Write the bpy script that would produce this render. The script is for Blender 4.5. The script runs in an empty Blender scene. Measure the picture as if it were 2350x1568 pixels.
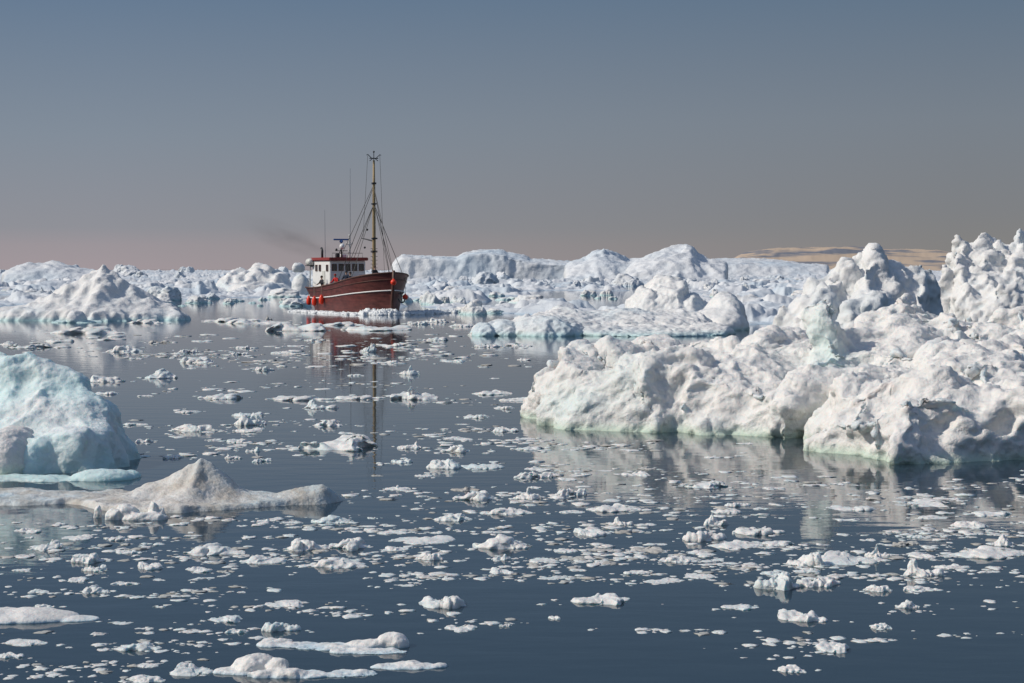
import bpy, bmesh, math, random
import numpy as np
from mathutils import Vector, Matrix, Euler
random.seed(7); np.random.seed(7)
S = bpy.context.scene; COL = S.collection
R = math.radians
# ------------------------------------------------------------------ camera
H = 3.5; F = 2350*70/36.0; HZ = 618.0
PITCH = math.atan((784-HZ)/F)
cam = bpy.data.objects.new('camera', bpy.data.cameras.new('camera')); COL.objects.link(cam)
cam.data.lens = 70; cam.data.sensor_width = 36; cam.data.clip_end = 60000; cam.data.clip_start = .5
cam.location = (0, 0, H); cam.rotation_euler = (R(90)-PITCH, 0, 0); S.camera = cam
S.view_settings.view_transform = 'Standard'
try: S.view_settings.look = 'None'
except Exception: pass
S.view_settings.exposure = 0
def ray(px, py):
    xc = (px-1175)/F; yc = (784-py)/F
    return (xc, math.cos(PITCH)+yc*math.sin(PITCH), -math.sin(PITCH)+yc*math.cos(PITCH))
def P(px, py, d):
    r = ray(px, py); t = d/r[1]
    return Vector((r[0]*t, d, H+r[2]*t))
def G(px, py):
    r = ray(px, py); t = -H/r[2]
    return Vector((r[0]*t, r[1]*t, 0))
# ------------------------------------------------------------------ noise
GR = np.array([[1,1,0],[-1,1,0],[1,-1,0],[-1,-1,0],[1,0,1],[-1,0,1],[1,0,-1],[-1,0,-1],[0,1,1],[0,-1,1],[0,1,-1],[0,-1,-1]], dtype=np.float32)
def hsh(x, y, z, seed):
    h = (x*374761393 + y*668265263 + z*1274126177 + seed*974711) & 0xffffffff
    h = ((h ^ (h >> 13))*1103515245) & 0xffffffff
    h = ((h ^ (h >> 15))*668265263) & 0xffffffff
    return (h ^ (h >> 16)) & 0xffffffff
def gnoise(p, seed=0):
    i = np.floor(p).astype(np.int64); f = (p-i).astype(np.float32)
    u = f*f*f*(f*(f*6-15)+10); out = np.zeros(len(p), np.float32)
    for a in (0, 1):
        wa = u[:, 0] if a else 1-u[:, 0]
        for b in (0, 1):
            wb = u[:, 1] if b else 1-u[:, 1]
            for c in (0, 1):
                wc = u[:, 2] if c else 1-u[:, 2]
                g = GR[hsh(i[:, 0]+a, i[:, 1]+b, i[:, 2]+c, seed) % 12]
                d = g[:, 0]*(f[:, 0]-a)+g[:, 1]*(f[:, 1]-b)+g[:, 2]*(f[:, 2]-c)
                out += wa*wb*wc*d
    return out
ROT = np.array(Euler((.7, 1.1, .4)).to_matrix())
def fbm(p, octs=4, seed=0, kind='f', gain=.5):
    o = np.zeros(len(p), np.float32); a = 1.0
    for k in range(octs):
        n = gnoise(p, seed+k*17)
        if kind == 'b': n = np.abs(n)*2-.5
        elif kind == 'r': n = .5-np.abs(n)*2
        o += a*n; a *= gain; p = (p*2.03) @ ROT
    return o
# ------------------------------------------------------------------ tags
def tag(o, label=None, cat=None, group=None, kind=None):
    if label: o['label'] = label
    if cat: o['category'] = cat
    if group: o['group'] = group
    if kind: o['kind'] = kind
    return o
def empty(name, loc=(0,0,0), rz=0):
    o = bpy.data.objects.new(name, None); COL.objects.link(o); o.location = loc; o.rotation_euler = (0,0,rz); return o
def link(name, me, mat=None, parent=None, loc=(0,0,0)):
    o = bpy.data.objects.new(name, me); COL.objects.link(o); o.location = loc
    if mat and not me.materials: me.materials.append(mat)
    if parent: o.parent = parent
    return o
# ------------------------------------------------------------------ materials
def nt(name):
    m = bpy.data.materials.new(name); m.use_nodes = True
    t = m.node_tree; b = t.nodes['Principled BSDF']; return m, t, b
def simple(name, col, rough=.6, var=.15, scale=6, metal=0, bump=.0):
    m, t, b = nt(name); N = t.nodes; L = t.links
    n = N.new('ShaderNodeTexNoise'); n.inputs['Scale'].default_value = scale; n.inputs['Detail'].default_value = 5
    g = N.new('ShaderNodeTexCoord'); L.new(g.outputs['Object'], n.inputs['Vector'])
    mx = N.new('ShaderNodeMix'); mx.data_type = 'RGBA'
    mx.inputs[6].default_value = (*[c*(1-var) for c in col], 1); mx.inputs[7].default_value = (*[min(1, c*(1+var)) for c in col], 1)
    L.new(n.outputs['Fac'], mx.inputs[0]); L.new(mx.outputs[2], b.inputs['Base Color'])
    b.inputs['Roughness'].default_value = rough; b.inputs['Metallic'].default_value = metal
    if bump:
        bp = N.new('ShaderNodeBump'); bp.inputs['Strength'].default_value = .5; bp.inputs['Distance'].default_value = bump
        L.new(n.outputs['Fac'], bp.inputs['Height']); L.new(bp.outputs[0], b.inputs['Normal'])
    return m
def ice(name, white=(.80,.775,.735), blue=(.46,.63,.71), zcol=None, blue_lo=.45, blue_hi=.75, bluemax=1.0, dirt=0.0, dirtcol=(.36,.31,.245), sss=.2, sscale=.12, fine=9.0, bump=.03, pocket=.35, zband=.18, bigscale=.45, tint=(.54,.72,.70)):
    m, t, b = nt(name); N = t.nodes; L = t.links
    geo = N.new('ShaderNodeNewGeometry')
    def noise(sc, det=5, rough=.55):
        n = N.new('ShaderNodeTexNoise'); n.inputs['Scale'].default_value = sc; n.inputs['Detail'].default_value = det
        n.inputs['Roughness'].default_value = rough; L.new(geo.outputs['Position'], n.inputs['Vector']); return n
    def rng(src, a, c, lo=0, hi=1):
        r = N.new('ShaderNodeMapRange'); r.inputs[1].default_value = a; r.inputs[2].default_value = c
        r.inputs[3].default_value = lo; r.inputs[4].default_value = hi; r.clamp = True; L.new(src, r.inputs[0]); return r.outputs[0]
    def mix(fac, a, c):
        x = N.new('ShaderNodeMix'); x.data_type = 'RGBA'; L.new(fac, x.inputs[0])
        for k, v in ((6, a), (7, c)):
            if isinstance(v, tuple): x.inputs[k].default_value = (*v, 1)
            else: L.new(v, x.inputs[k])
        return x.outputs[2]
    def mth(op, a, c):
        x = N.new('ShaderNodeMath'); x.operation = op; x.use_clamp = True
        for k, v in ((0, a), (1, c)):
            if isinstance(v, (int, float)): x.inputs[k].default_value = v
            else: L.new(v, x.inputs[k])
        return x.outputs[0]
    nb = noise(bigscale, 3); nm = noise(bigscale*6, 6); nf = noise(fine, 8, .6)
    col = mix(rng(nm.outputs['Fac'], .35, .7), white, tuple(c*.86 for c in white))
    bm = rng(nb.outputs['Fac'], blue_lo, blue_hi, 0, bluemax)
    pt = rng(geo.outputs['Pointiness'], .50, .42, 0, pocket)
    sx = N.new('ShaderNodeSeparateXYZ'); L.new(geo.outputs['Position'], sx.inputs[0])
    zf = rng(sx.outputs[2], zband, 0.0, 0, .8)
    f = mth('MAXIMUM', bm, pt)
    at = N.new('ShaderNodeAttribute'); at.attribute_name = 'tint'
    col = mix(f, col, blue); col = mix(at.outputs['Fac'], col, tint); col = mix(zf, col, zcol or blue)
    if dirt:
        sn = N.new('ShaderNodeSeparateXYZ'); L.new(geo.outputs['Normal'], sn.inputs[0])
        dn = noise(2.4, 9, .7)
        df = mth('MULTIPLY', rng(dn.outputs['Fac'], .38, .64), rng(sn.outputs[2], .0, .6, .35, dirt))
        col = mix(df, col, dirtcol)
    L.new(col, b.inputs['Base Color'])
    b.inputs['Roughness'].default_value = .5; b.inputs['IOR'].default_value = 1.31
    b.inputs['Subsurface Weight'].default_value = sss; b.inputs['Subsurface Radius'].default_value = (.35, .8, 1.0); b.inputs['Subsurface Scale'].default_value = sscale
    bp = N.new('ShaderNodeBump'); bp.inputs['Strength'].default_value = .8; bp.inputs['Distance'].default_value = bump
    L.new(nf.outputs['Fac'], bp.inputs['Height']); L.new(bp.outputs[0], b.inputs['Normal'])
    return m
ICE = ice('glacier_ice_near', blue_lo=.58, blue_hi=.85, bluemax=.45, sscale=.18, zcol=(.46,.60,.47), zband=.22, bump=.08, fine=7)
ICE_SMALL = ice('melted_floe_ice', blue_lo=.6, blue_hi=.85, sscale=.05, zband=.03, bump=.014, fine=26)
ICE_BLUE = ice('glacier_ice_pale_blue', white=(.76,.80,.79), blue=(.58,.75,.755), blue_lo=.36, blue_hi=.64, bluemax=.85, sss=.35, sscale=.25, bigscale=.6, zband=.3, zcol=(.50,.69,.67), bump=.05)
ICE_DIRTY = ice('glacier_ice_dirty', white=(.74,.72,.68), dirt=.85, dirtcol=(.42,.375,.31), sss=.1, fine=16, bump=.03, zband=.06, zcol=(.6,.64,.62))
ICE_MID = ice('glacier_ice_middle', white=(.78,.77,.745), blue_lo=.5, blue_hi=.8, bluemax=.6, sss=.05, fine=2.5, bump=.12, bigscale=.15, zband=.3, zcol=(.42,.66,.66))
ICE_FAR = ice('glacier_ice_far_hazed', white=(.72,.735,.745), blue=(.44,.56,.65), blue_lo=.42, blue_hi=.7, bluemax=.6, sss=0, fine=.8, bump=.4, bigscale=.05, zband=.5, pocket=.45)  # distance haze is put into the base colour: bluish grey, lower contrast
ICE_FLOE = ice('floe_ice', white=(.77,.755,.72), blue=(.60,.69,.69), blue_lo=.5, blue_hi=.75, sss=.35, sscale=.06, fine=30, bump=.014, zband=.012, pocket=.2, bigscale=.9)
ICE_FLOE_DIRTY = ice('floe_ice_grey', white=(.56,.54,.50), blue=(.42,.45,.43), sss=0, fine=38, bump=.012, dirt=.5, zband=.01)
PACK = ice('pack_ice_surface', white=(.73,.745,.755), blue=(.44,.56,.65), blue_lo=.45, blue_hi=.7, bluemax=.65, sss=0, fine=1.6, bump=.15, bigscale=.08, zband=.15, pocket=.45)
# ------------------------------------------------------------------ sculpted ice
def dome(px, topy, d, rx, ry, rot=0):
    c = P(px, topy, d); k = d/F
    return ('dome', Vector((c.x, d, 0)), (rx*k, ry, max(c.z, .03)), rot)
def blob(px, py, d, rx, rz, ry, rot=0):
    c = P(px, py, d); k = d/F
    return ('blob', c, (rx*k, ry, rz*k), rot)
def rock(px, topy, d, rx, ry, seed=1, tall=1.0):
    c = P(px, topy, d); k = d/F
    return ('rock', Vector((c.x, d, 0)), (rx*k, ry, max(c.z, .03)), seed)
def pyr(px, py, d, base):
    return ('pyr', P(px, py, d), [Vector(((a-1175)/F*b, b, 0)) for a, b in base], 0)
def prof(pts, d, depth, face=.25, sh=.62, back=.8):
    return ('prof', [P(x, y, d+depth*.5) for x, y in pts], (d, depth, face, sh, back), 0)
def D(px, d): return ((px-1175)/F*d, d)          # a point on the water at distance d
def W(px, py): g = G(px, py); return (g.x, g.y)   # a point on the water seen at that place
def land(ridges, foot, base=.5, cliff=.5, step=.07, nz=.25, nf=.5, power=1.25, seed=1):
    return ('land', [([P(*p) for p in pts], w) for pts, w in ridges], dict(foot=foot, base=base, cliff=cliff, step=step, nz=nz, nf=nf, power=power, seed=seed), 0)
def land_mesh(ridges, o, floor):
    fx = np.array(o['foot']); st = o['step']
    xs = np.arange(fx[:,0].min()-2*st, fx[:,0].max()+3*st, st); ys = np.arange(fx[:,1].min()-2*st, fx[:,1].max()+3*st, st)
    X, Y = np.meshgrid(xs, ys); x = X.ravel(); y = Y.ravel(); n = len(x)
    pz = np.stack([x*.9, y*.9, np.zeros(n)], 1); jx = x+fbm(pz, 3, o['seed'])*.35*st/.07; jy = y+fbm(pz+9, 3, o['seed']+1)*.35*st/.07
    def seg(x, y, a, b):
        dx, dy = b[0]-a[0], b[1]-a[1]; l = dx*dx+dy*dy+1e-9; t = np.clip(((x-a[0])*dx+(y-a[1])*dy)/l, 0, 1)
        return np.hypot(x-a[0]-t*dx, y-a[1]-t*dy), t
    inside = np.zeros(n, bool); sd = np.full(n, 1e9); m = len(fx)
    for k in range(m):
        a, b = fx[k], fx[(k+1) % m]; d_, _ = seg(jx, jy, a, b); sd = np.minimum(sd, d_)
        c = ((a[1] > jy) != (b[1] > jy)); xi = (b[0]-a[0])*(jy-a[1])/((b[1]-a[1])+1e-12)+a[0]; inside ^= (c & (jx < xi))
    sd = np.where(inside, sd, -sd)
    acc = np.zeros(n); pn = 9.0
    for pts, w in ridges:
        best = np.zeros(n)
        for a, b in zip(pts, pts[1:]):
            d_, t = seg(jx, jy, a, b); z = a.z+(b.z-a.z)*t
            best = np.maximum(best, np.maximum(z, 0)*np.exp(-(d_/w)**o['power']))
        acc += best**pn
    Z = acc**(1/pn); bs = o['base']*(.75+np.clip(sd/3, 0, 1)*.5)*(1+.5*fbm(np.stack([x*o['nf'], y*o['nf'], x*0], 1), 3, o['seed']+5))
    Z = (Z**4+np.maximum(bs, .02)**4)**.25
    Z += fbm(np.stack([x*o['nf']*1.5, y*o['nf']*1.5, x*0], 1), 4, o['seed']+7, 'r')*o['nz']*np.clip(Z, 0, 1)
    mk = np.clip(sd/o['cliff'], 0, 1)**.5; Z = np.where(sd > 0, floor+(Z-floor)*mk, floor)
    nr, nc = X.shape; idx = np.arange(n).reshape(nr, nc); q = np.stack([idx[:-1,:-1], idx[:-1,1:], idx[1:,1:], idx[1:,:-1]], -1).reshape(-1,4)
    q = q[(sd[q] > -st).any(1)]; used = np.unique(q); rm = -np.ones(n, np.int64); rm[used] = np.arange(len(used)); q = rm[q]; nn = len(used)
    top = np.stack([x, y, Z], 1)[used]; bot = top.copy(); bot[:,2] = floor-.25
    E = set()
    for f in q.tolist():
        for i in range(4): E.add((f[i], f[(i+1) % 4]))
    side = [(b, a, a+nn, b+nn) for a, b in E if (b, a) not in E]
    me = bpy.data.meshes.new('land'); me.from_pydata(np.concatenate([top, bot]).tolist(), [], q.tolist()+(q[:, ::-1]+nn).tolist()+side); return me
def sculpt_mesh(name, prims, voxel, layers, seed=0, origin=None, floor=-.25, smooth=8, warp=None, tints=None):
    bm = bmesh.new()
    for kind, c, r, rot in prims:
        if kind == 'land':
            lm = land_mesh(c, r, floor); bm.from_mesh(lm); bpy.data.meshes.remove(lm); continue
        if kind == 'prof':
            d, dep, face, sh, bk = r; rows = []
            for p in c:
                q = p.x/p.y
                rows.append([bm.verts.new((q*d, d, floor*1.0)), bm.verts.new((q*(d+dep*face*.35), d+dep*face*.35, p.z*sh)), bm.verts.new((q*(d+dep*.5), d+dep*.5, p.z)),
                             bm.verts.new((q*(d+dep*.8), d+dep*.8, p.z*bk)), bm.verts.new((q*(d+dep), d+dep, floor))])
            for a, b in zip(rows, rows[1:]):
                for k in range(4): bm.faces.new((a[k], b[k], b[k+1], a[k+1]))
                bm.faces.new((a[0], a[4], b[4], b[0]))
            bm.faces.new(rows[0]); bm.faces.new(rows[-1][::-1]); continue
        if kind == 'pyr':
            ap = bm.verts.new(c); bs = [bm.verts.new((v.x, v.y, floor)) for v in r]
            for k in range(len(bs)): bm.faces.new((ap, bs[k], bs[(k+1) % len(bs)]))
            bm.faces.new(bs[::-1]); continue
        if kind == 'rock':
            rn = random.Random(rot*31+5); vv = []
            for k in range(16):
                a = rn.uniform(0, 6.283); h = rn.random()**.8; w = (1-h*h*.75)**.5*rn.uniform(.75,1.05)
                vv.append(bm.verts.new((c.x+r[0]*w*math.cos(a), c.y+r[1]*w*math.sin(a), r[2]*h)))
            for k in range(9):
                a = k*6.283/9+rn.uniform(-.3,.3); vv.append(bm.verts.new((c.x+r[0]*math.cos(a), c.y+r[1]*math.sin(a), floor)))
            vv.append(bm.verts.new((c.x+r[0]*rn.uniform(-.35,.35), c.y, r[2]*1.04)))
            res = bmesh.ops.convex_hull(bm, input=vv)
            bmesh.ops.delete(bm, geom=[g for g in res['geom_interior'] if isinstance(g, bmesh.types.BMVert)], context='VERTS'); continue
        M = Matrix.Translation(c) @ Matrix.Rotation(rot, 4, 'Z') @ Matrix.Diagonal((*r, 1))
        if kind == 'cone':
            res = bmesh.ops.create_cone(bm, cap_ends=True, segments=14, radius1=1.0, radius2=.06, depth=1.0, matrix=Matrix.Translation((0,0,.5)))
            for v in res['verts']:
                v.co = M @ v.co
                if v.co.z < .001: v.co.z = floor
        else:
            res = bmesh.ops.create_icosphere(bm, subdivisions=3, radius=1.0)
            for v in res['verts']:
                v.co = M @ v.co
                if kind == 'dome' and v.co.z < floor: v.co.z = floor
    bmesh.ops.recalc_face_normals(bm, faces=bm.faces)
    if origin is None:
        xs = [v.co.x for v in bm.verts]; ys = [v.co.y for v in bm.verts]
        origin = Vector(((min(xs)+max(xs))/2, (min(ys)+max(ys))/2, 0))
    bmesh.ops.translate(bm, verts=bm.verts, vec=-origin)
    me = bpy.data.meshes.new(name+'_raw'); bm.to_mesh(me); bm.free()
    o = bpy.data.objects.new('tmp', me); COL.objects.link(o)
    m = o.modifiers.new('r', 'REMESH'); m.mode = 'VOXEL'; m.voxel_size = voxel
    sm = o.modifiers.new('s', 'SMOOTH'); sm.factor = .5; sm.iterations = smooth
    dg = bpy.context.evaluated_depsgraph_get(); me2 = bpy.data.meshes.new_from_object(o.evaluated_get(dg))
    bpy.data.objects.remove(o); bpy.data.meshes.remove(me)
    n = len(me2.vertices); co = np.zeros(n*3, np.float32); me2.vertices.foreach_get('co', co); co = co.reshape(-1, 3)
    if tints:
        at = me2.attributes.new('tint', 'FLOAT', 'POINT'); w = np.zeros(n, np.float32)
        for (c, rr, am) in tints:
            q = (co+np.array(origin)-np.array(c))/np.array(rr); w = np.maximum(w, am*np.exp(-(q**2).sum(1)).astype(np.float32))
        at.data.foreach_set('value', w)
    if warp:
        fr, am = warp; wv = np.stack([fbm(co*fr+seed, 3, seed+60), fbm(co*fr+seed+20, 3, seed+61), np.zeros(n)], 1); co = (co+wv*am).astype(np.float32)
        me2.vertices.foreach_set('co', co.ravel()); me2.update()
    for (fr, am, kd, oc) in layers:
        nr = np.zeros(n*3, np.float32); me2.vertices.foreach_get('normal', nr); nr = nr.reshape(-1, 3)
        fr3 = np.array(fr if isinstance(fr, tuple) else (fr, fr, fr), np.float32)
        cc = co
        if kd == 'd':
            cc = np.stack([co[:,0]*.35+co[:,2]*.9+co[:,1]*.3, co[:,1]*.8-co[:,0]*.35, co[:,2]*.5], 1)
        dsp = fbm(cc*fr3+seed*3.7, oc, seed, 'r' if kd == 'd' else kd)
        co = co + nr*(dsp*am)[:, None]
        me2.vertices.foreach_set('co', co.ravel()); me2.update()
    me2.polygons.foreach_set('use_smooth', np.ones(len(me2.polygons), bool)); me2.update(); me2.name = name
    return me2, origin
def berg(name, prims, voxel, layers, mat, label, cat='iceberg', seed=1, group=None, floor=-.25, smooth=8, warp=None, tints=None):
    me, org = sculpt_mesh(name, prims, voxel, layers, seed, floor=floor, smooth=smooth, warp=warp, tints=tints)
    o = link(name, me, mat, None, org); tag(o, label, cat, group); return o
# --- big right foreground berg : crest lines that fall in concave slopes
main_ridges = [
    ([(1214,895,45.0),(1238,845,45.2),(1282,818,45.5),(1340,806,45.9),(1400,792,46.2),(1480,794,46.5),(1550,822,46.9)], 1.5),
    ([(1270,822,45.5),(1262,890,44.9),(1255,950,44.5)], .8), ([(1400,794,46.0),(1370,865,45.0),(1300,945,44.4)], .9),
    ([(1490,798,46.3),(1500,875,45.3),(1470,935,44.6)], .9), ([(1560,828,46.8),(1600,885,45.6),(1570,950,44.6)], .8),
    ([(1550,825,47),(1640,832,48.2),(1740,800,50),(1840,782,50.5),(1900,778,50.5)], 1.8),
    ([(1660,830,48),(1690,885,46),(1700,950,44.7)], 1.1), ([(1830,785,48.5),(1800,865,46.2),(1770,950,44.6)], 1.1),
    ([(1872,712,45.0),(1890,694,45),(1920,692,45.1),(1945,728,45.3),(1975,780,45.7)], .58),
    ([(1895,698,44.9),(1900,790,44.5),(1900,880,43.8),(1885,960,43.0)], .8),
    ([(1960,785,45.8),(2000,728,47.5),(2045,705,48.5),(2090,692,49.2),(2150,716,49.2),(2200,736,49.4),(2250,745,49.6),(2320,722,50),(2380,708,50),(2500,690,50)], 2.1),
    ([(2050,712,47.8),(2080,785,45),(2040,858,42.6),(1970,950,40.6),(1900,1020,39.4)], 1.3),
    ([(2150,722,48),(2170,780,45),(2150,860,42),(2110,950,39.8)], 1.25), ([(2250,750,48),(2230,805,44.4),(2260,868,41.2),(2230,970,39.2)], 1.4),
    ([(2340,722,48),(2350,780,44.6),(2330,860,41),(2330,960,39)], 1.4), ([(2470,705,48),(2450,810,43),(2420,950,39.2)], 1.6)]
main_foot = [W(1226,968),W(1300,986),W(1400,990),W(1500,992),W(1600,998),W(1700,1003),W(1800,1008),W(1862,1005),W(1868,1034),W(1950,1052),W(2050,1062),W(2200,1066),W(2350,1058),W(2520,1054),D(2560,57),D(1900,58),D(1500,53),D(1250,49),D(1208,46)]
berg('iceberg', [land(main_ridges, main_foot, 1.15, .55, .075, .20, .42, 1.2, 3), blob(1902,722,44.9,48,36,.5), blob(1912,770,44.9,48,56,.55)],
    .045, [(.5,.16,'f',2), (.9,.11,'d',3), (2.0,.05,'f',3), (3.6,.035,'b',2), (7,.022,'f',3), (14,.009,'f',2)], ICE,
    'huge lumpy white iceberg filling the right foreground, with a rounded pinnacle standing on it', seed=3, smooth=9, floor=-.45, warp=(.6,.45),
    tints=[(P(1905,780,44), (.6,1.4,1.0), .55), (P(1895,960,43), (1.0,2,.4), .5), (P(1300,930,43.6), (1.0,1.5,.4), .4), (P(1430,880,44), (.8,1.5,.7), .3), (P(1640,970,43.6), (1.5,1.5,.25), .4)])
ML = [(.22,.3,'f',3), (.6,.18,'r',3), (1.8,.07,'r',3), (4,.03,'f',2)]
berg('iceberg', [land([([(1765,706,77),(1820,680,77),(1870,652,77),(1915,622,78),(1940,602,78),(1962,610,78),(1985,592,78),(2010,580,78),(2035,594,78),(2075,612,78.5),(2120,624,79),(2155,662,79),(2175,696,79)], 2.0),
    ([(2010,580,78),(2000,640,75.8),(1985,690,74)], 1.6), ([(1938,606,78),(1895,664,75.5),(1860,708,74)], 1.3), ([(2112,622,79),(2112,684,76)], 1.3), ([(2060,608,78.5),(2060,664,76.5)], 1.0)],
    [D(1740,75),D(1850,72.5),D(2000,72.5),D(2180,74),D(2200,82),D(2000,85),D(1760,82)], 1.0, 1.2, .12, .18, .3, 1.25, 9)],
    .085, ML, ICE_MID, 'jagged peaked iceberg rising just behind the huge lumpy one at right', seed=9, smooth=3, floor=-.6)
berg('iceberg', [land([([(2168,620,111),(2172,568,111.5),(2186,548,112),(2205,550,112),(2225,560,112),(2250,556,113),(2290,560,113),(2320,552,113.5),(2350,546,114),(2420,542,114),(2520,538,114)], 2.8),
    ([(2192,550,112),(2200,600,109.5),(2195,650,107.5)], 1.8), ([(2255,556,113),(2265,610,110),(2270,670,107)], 2.0), ([(2340,548,114),(2330,610,110),(2340,680,107)], 2.2), ([(2440,544,114),(2420,620,109),(2430,680,107)], 2.0)],
    [D(2158,108),D(2240,105),D(2400,105),D(2560,106),D(2560,121),D(2200,120),D(2156,114)], 2.2, 1.0, .16, .4, .3, 1.2, 12)],
    .11, [(.22,.25,'f',3), (.5,.22,'r',3), (1.4,.12,'r',3), (4,.05,'f',2)], ICE_MID, 'rugged ice crag at the right edge, tallest on the skyline', seed=12, smooth=2, floor=-.6)
berg('iceberg', [dome(1110,742,106,36,2.4), dome(1160,735,107,50,3), dome(1250,724,107,90,4), dome(1310,715,112,120,5), dome(1420,712,114,140,6), dome(1530,716,115,110,7), dome(1480,750,108,190,5), rock(1290,708,113,50,3,4), rock(1200,724,107,40,2.4,6), dome(1620,744,109,60,4)],
    .085, [(.25,.3,'f',3), (.8,.14,'r',3), (2.4,.06,'r',3)], ICE_MID, 'low broad iceberg across the middle right beyond the huge lumpy iceberg', seed=21, smooth=6)
berg('iceberg', [dome(1665,667,118,50,3.4), dome(1650,703,117,66,4), pyr(1672,664,118,[(1600,117),(1650,113.5),(1730,116),(1720,121),(1630,121)])], .09, [(.25,.3,'f',3), (.8,.1,'f',3), (2.4,.05,'f',3)], ICE_MID, 'smooth round topped iceberg hump above the low broad iceberg at right', seed=23)
berg('iceberg', [rock(1530,642,150,70,6,4), rock(1480,664,149,50,5,5), rock(1580,674,148,50,4,6), dome(1530,682,149,90,5)], .11, ML, ICE_MID, 'blocky snow covered iceberg behind the low broad one, right of centre', seed=25, smooth=3)
berg('iceberg', [land([([(-140,716,139),(0,710,138.5),(60,698,138.5),(100,686,139),(150,660,139),(185,642,139.5),(215,622,140),(240,614,140),(262,624,140),(290,648,140),(330,682,139.5),(362,698,139),(400,706,138.5),(428,715,138)], 3.0),
    ([(240,614,140),(222,665,137.5),(200,722,134.6)], 2.6), ([(150,660,139),(120,706,136.5)], 2.4)],
    [D(-160,136.5),D(60,135),D(200,133),D(330,135),D(425,136),D(440,140),D(330,147),D(60,148),D(-160,146)], .45, .8, .16, .06, .12, 1.1, 33)],
    .1, [(.12,.18,'f',3), (.35,.06,'f',3), (1.1,.03,'r',3), (3,.025,'f',2)], ICE_MID, 'pointed iceberg at far left with long sloping flank, left of the red boat', seed=33, smooth=3, floor=-.6)
berg('iceberg', [land([([(-140,832,37),(0,828,36.8),(55,818,36.6),(120,820,36.5),(142,838,36.4),(170,888,36.2),(215,934,36.0),(255,984,35.8),(292,1048,35.5)], 1.15),
    ([(60,822,36.6),(85,900,35.9),(110,1000,35.1)], .9), ([(0,832,36.8),(10,930,35.8)], .9), ([(172,892,36.2),(195,970,35.6),(205,1040,35.0)], .7)],
    [W(-150,1086),W(60,1090),W(200,1088),W(285,1080),W(303,1068),D(300,37.2),D(200,38.4),D(-150,39.5)], .7, .4, .05, .07, .6, 1.3, 41)],
    .03, [(.7,.10,'f',2), (1.4,.04,'d',3), (2.6,.025,'f',3), (6,.012,'b',3), (13,.006,'f',2)], ICE_BLUE, 'pale blue shaded iceberg cut by the left edge, sloping down to the right', seed=41, smooth=12, floor=-.4, warp=(1.0,.15))
berg('iceberg', [dome(22,978,34.6,78,1.1), dome(-50,985,34.9,95,1.2)], .03, [(1.0,.08,'f',3), (3,.03,'f',3), (8,.01,'f',2)], ICE,
    'rounded whitish ice boulder in front of the pale blue iceberg at left edge', seed=44, smooth=12)
berg('ice_floe', [dome(235,1078,33.2,80,.5), dome(120,1094,33.1,100,.5), dome(10,1096,33.2,90,.5), dome(300,1082,33.4,22,.4)], .03, [(1.5,.05,'f',3), (6,.015,'f',3)], ICE_BLUE,
    'flat ice ledge between the pale blue iceberg and the dirty ridge', 'ice floe', seed=47)
berg('ice_floe', [land([([(-80,1130,30.3),(60,1122,30.3),(120,1130,30.3),(180,1148,30.2)], .36),
    ([(200,1156,30.1),(290,1134,30),(360,1102,30),(425,1070,30),(465,1055,30),(488,1062,30),(520,1102,30),(565,1136,29.95),(625,1136,29.9),(680,1120,29.85),(735,1113,29.8),(770,1128,29.8),(790,1148,29.75)], .36),
    ([(465,1055,30),(430,1108,29.6),(395,1152,29.2)], .34), ([(340,1110,30),(310,1146,29.5)], .36)],
    [W(-90,1160),W(60,1162),W(150,1158),W(230,1172),W(330,1180),W(420,1180),W(520,1172),W(640,1164),W(760,1158),W(796,1150),D(790,30.2),D(640,30.4),D(420,30.8),D(100,31.0),D(-90,31.0)], .10, .16, .025, .045, 1.6, 1.25, 52)],
    .018, [(1.6,.025,'f',3), (4,.016,'f',4), (14,.006,'f',2)], ICE_DIRTY, 'long low ice ridge stained grey and beige, with one central peak, left foreground', 'ice floe', seed=52, smooth=7, floor=-.15)
# --- bottom foreground
berg('ice_floe', [dome(898,1450,18.4,36,.12), dome(850,1464,18.4,60,.12), dome(800,1482,18.4,90,.16), dome(700,1488,18.4,90,.13), dome(630,1494,18.4,40,.1), dome(850,1495,18.1,90,.13), dome(755,1492,18.3,80,.14)], .008, [(2,.03,'f',3), (5,.016,'f',3), (16,.006,'f',2)], ICE_SMALL,
    'long smooth white floe with upturned round end, bottom centre', 'ice floe', seed=61, warp=(2.5,.05))
berg('ice_floe', [dome(585,1500,17.3,54,.2), rock(636,1508,17.2,30,.14,3), dome(545,1533,17.2,50,.13), dome(700,1544,17.1,70,.15), dome(800,1548,17.1,70,.15), dome(655,1532,17.05,60,.13), rock(600,1538,17.0,34,.1,5)], .008, [(2.5,.03,'f',3), (7,.016,'f',3), (18,.006,'f',2)], ICE_SMALL,
    'domed white ice lump touching the bottom edge, left of centre', 'ice floe', seed=63, warp=(2.5,.06))
berg('ice_floe', [dome(935,1522,17.45,62,.16), dome(895,1530,17.4,46,.12), dome(985,1534,17.45,44,.12)], .008, [(3,.025,'f',3), (9,.012,'f',3)], ICE_SMALL, 'shallow oval white floe at bottom centre right of the domed lump', 'ice floe', seed=64, warp=(2.5,.05))
berg('ice_floe', [dome(75,1398,19.9,110,.34), dome(10,1402,19.9,90,.4), dome(170,1423,19.8,60,.16)], .01, [(1.5,.03,'f',3), (6,.009,'f',3)], ICE_SMALL, 'smooth flat white ice slab tapering to a point at the lower left edge', 'ice floe', seed=66)
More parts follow.
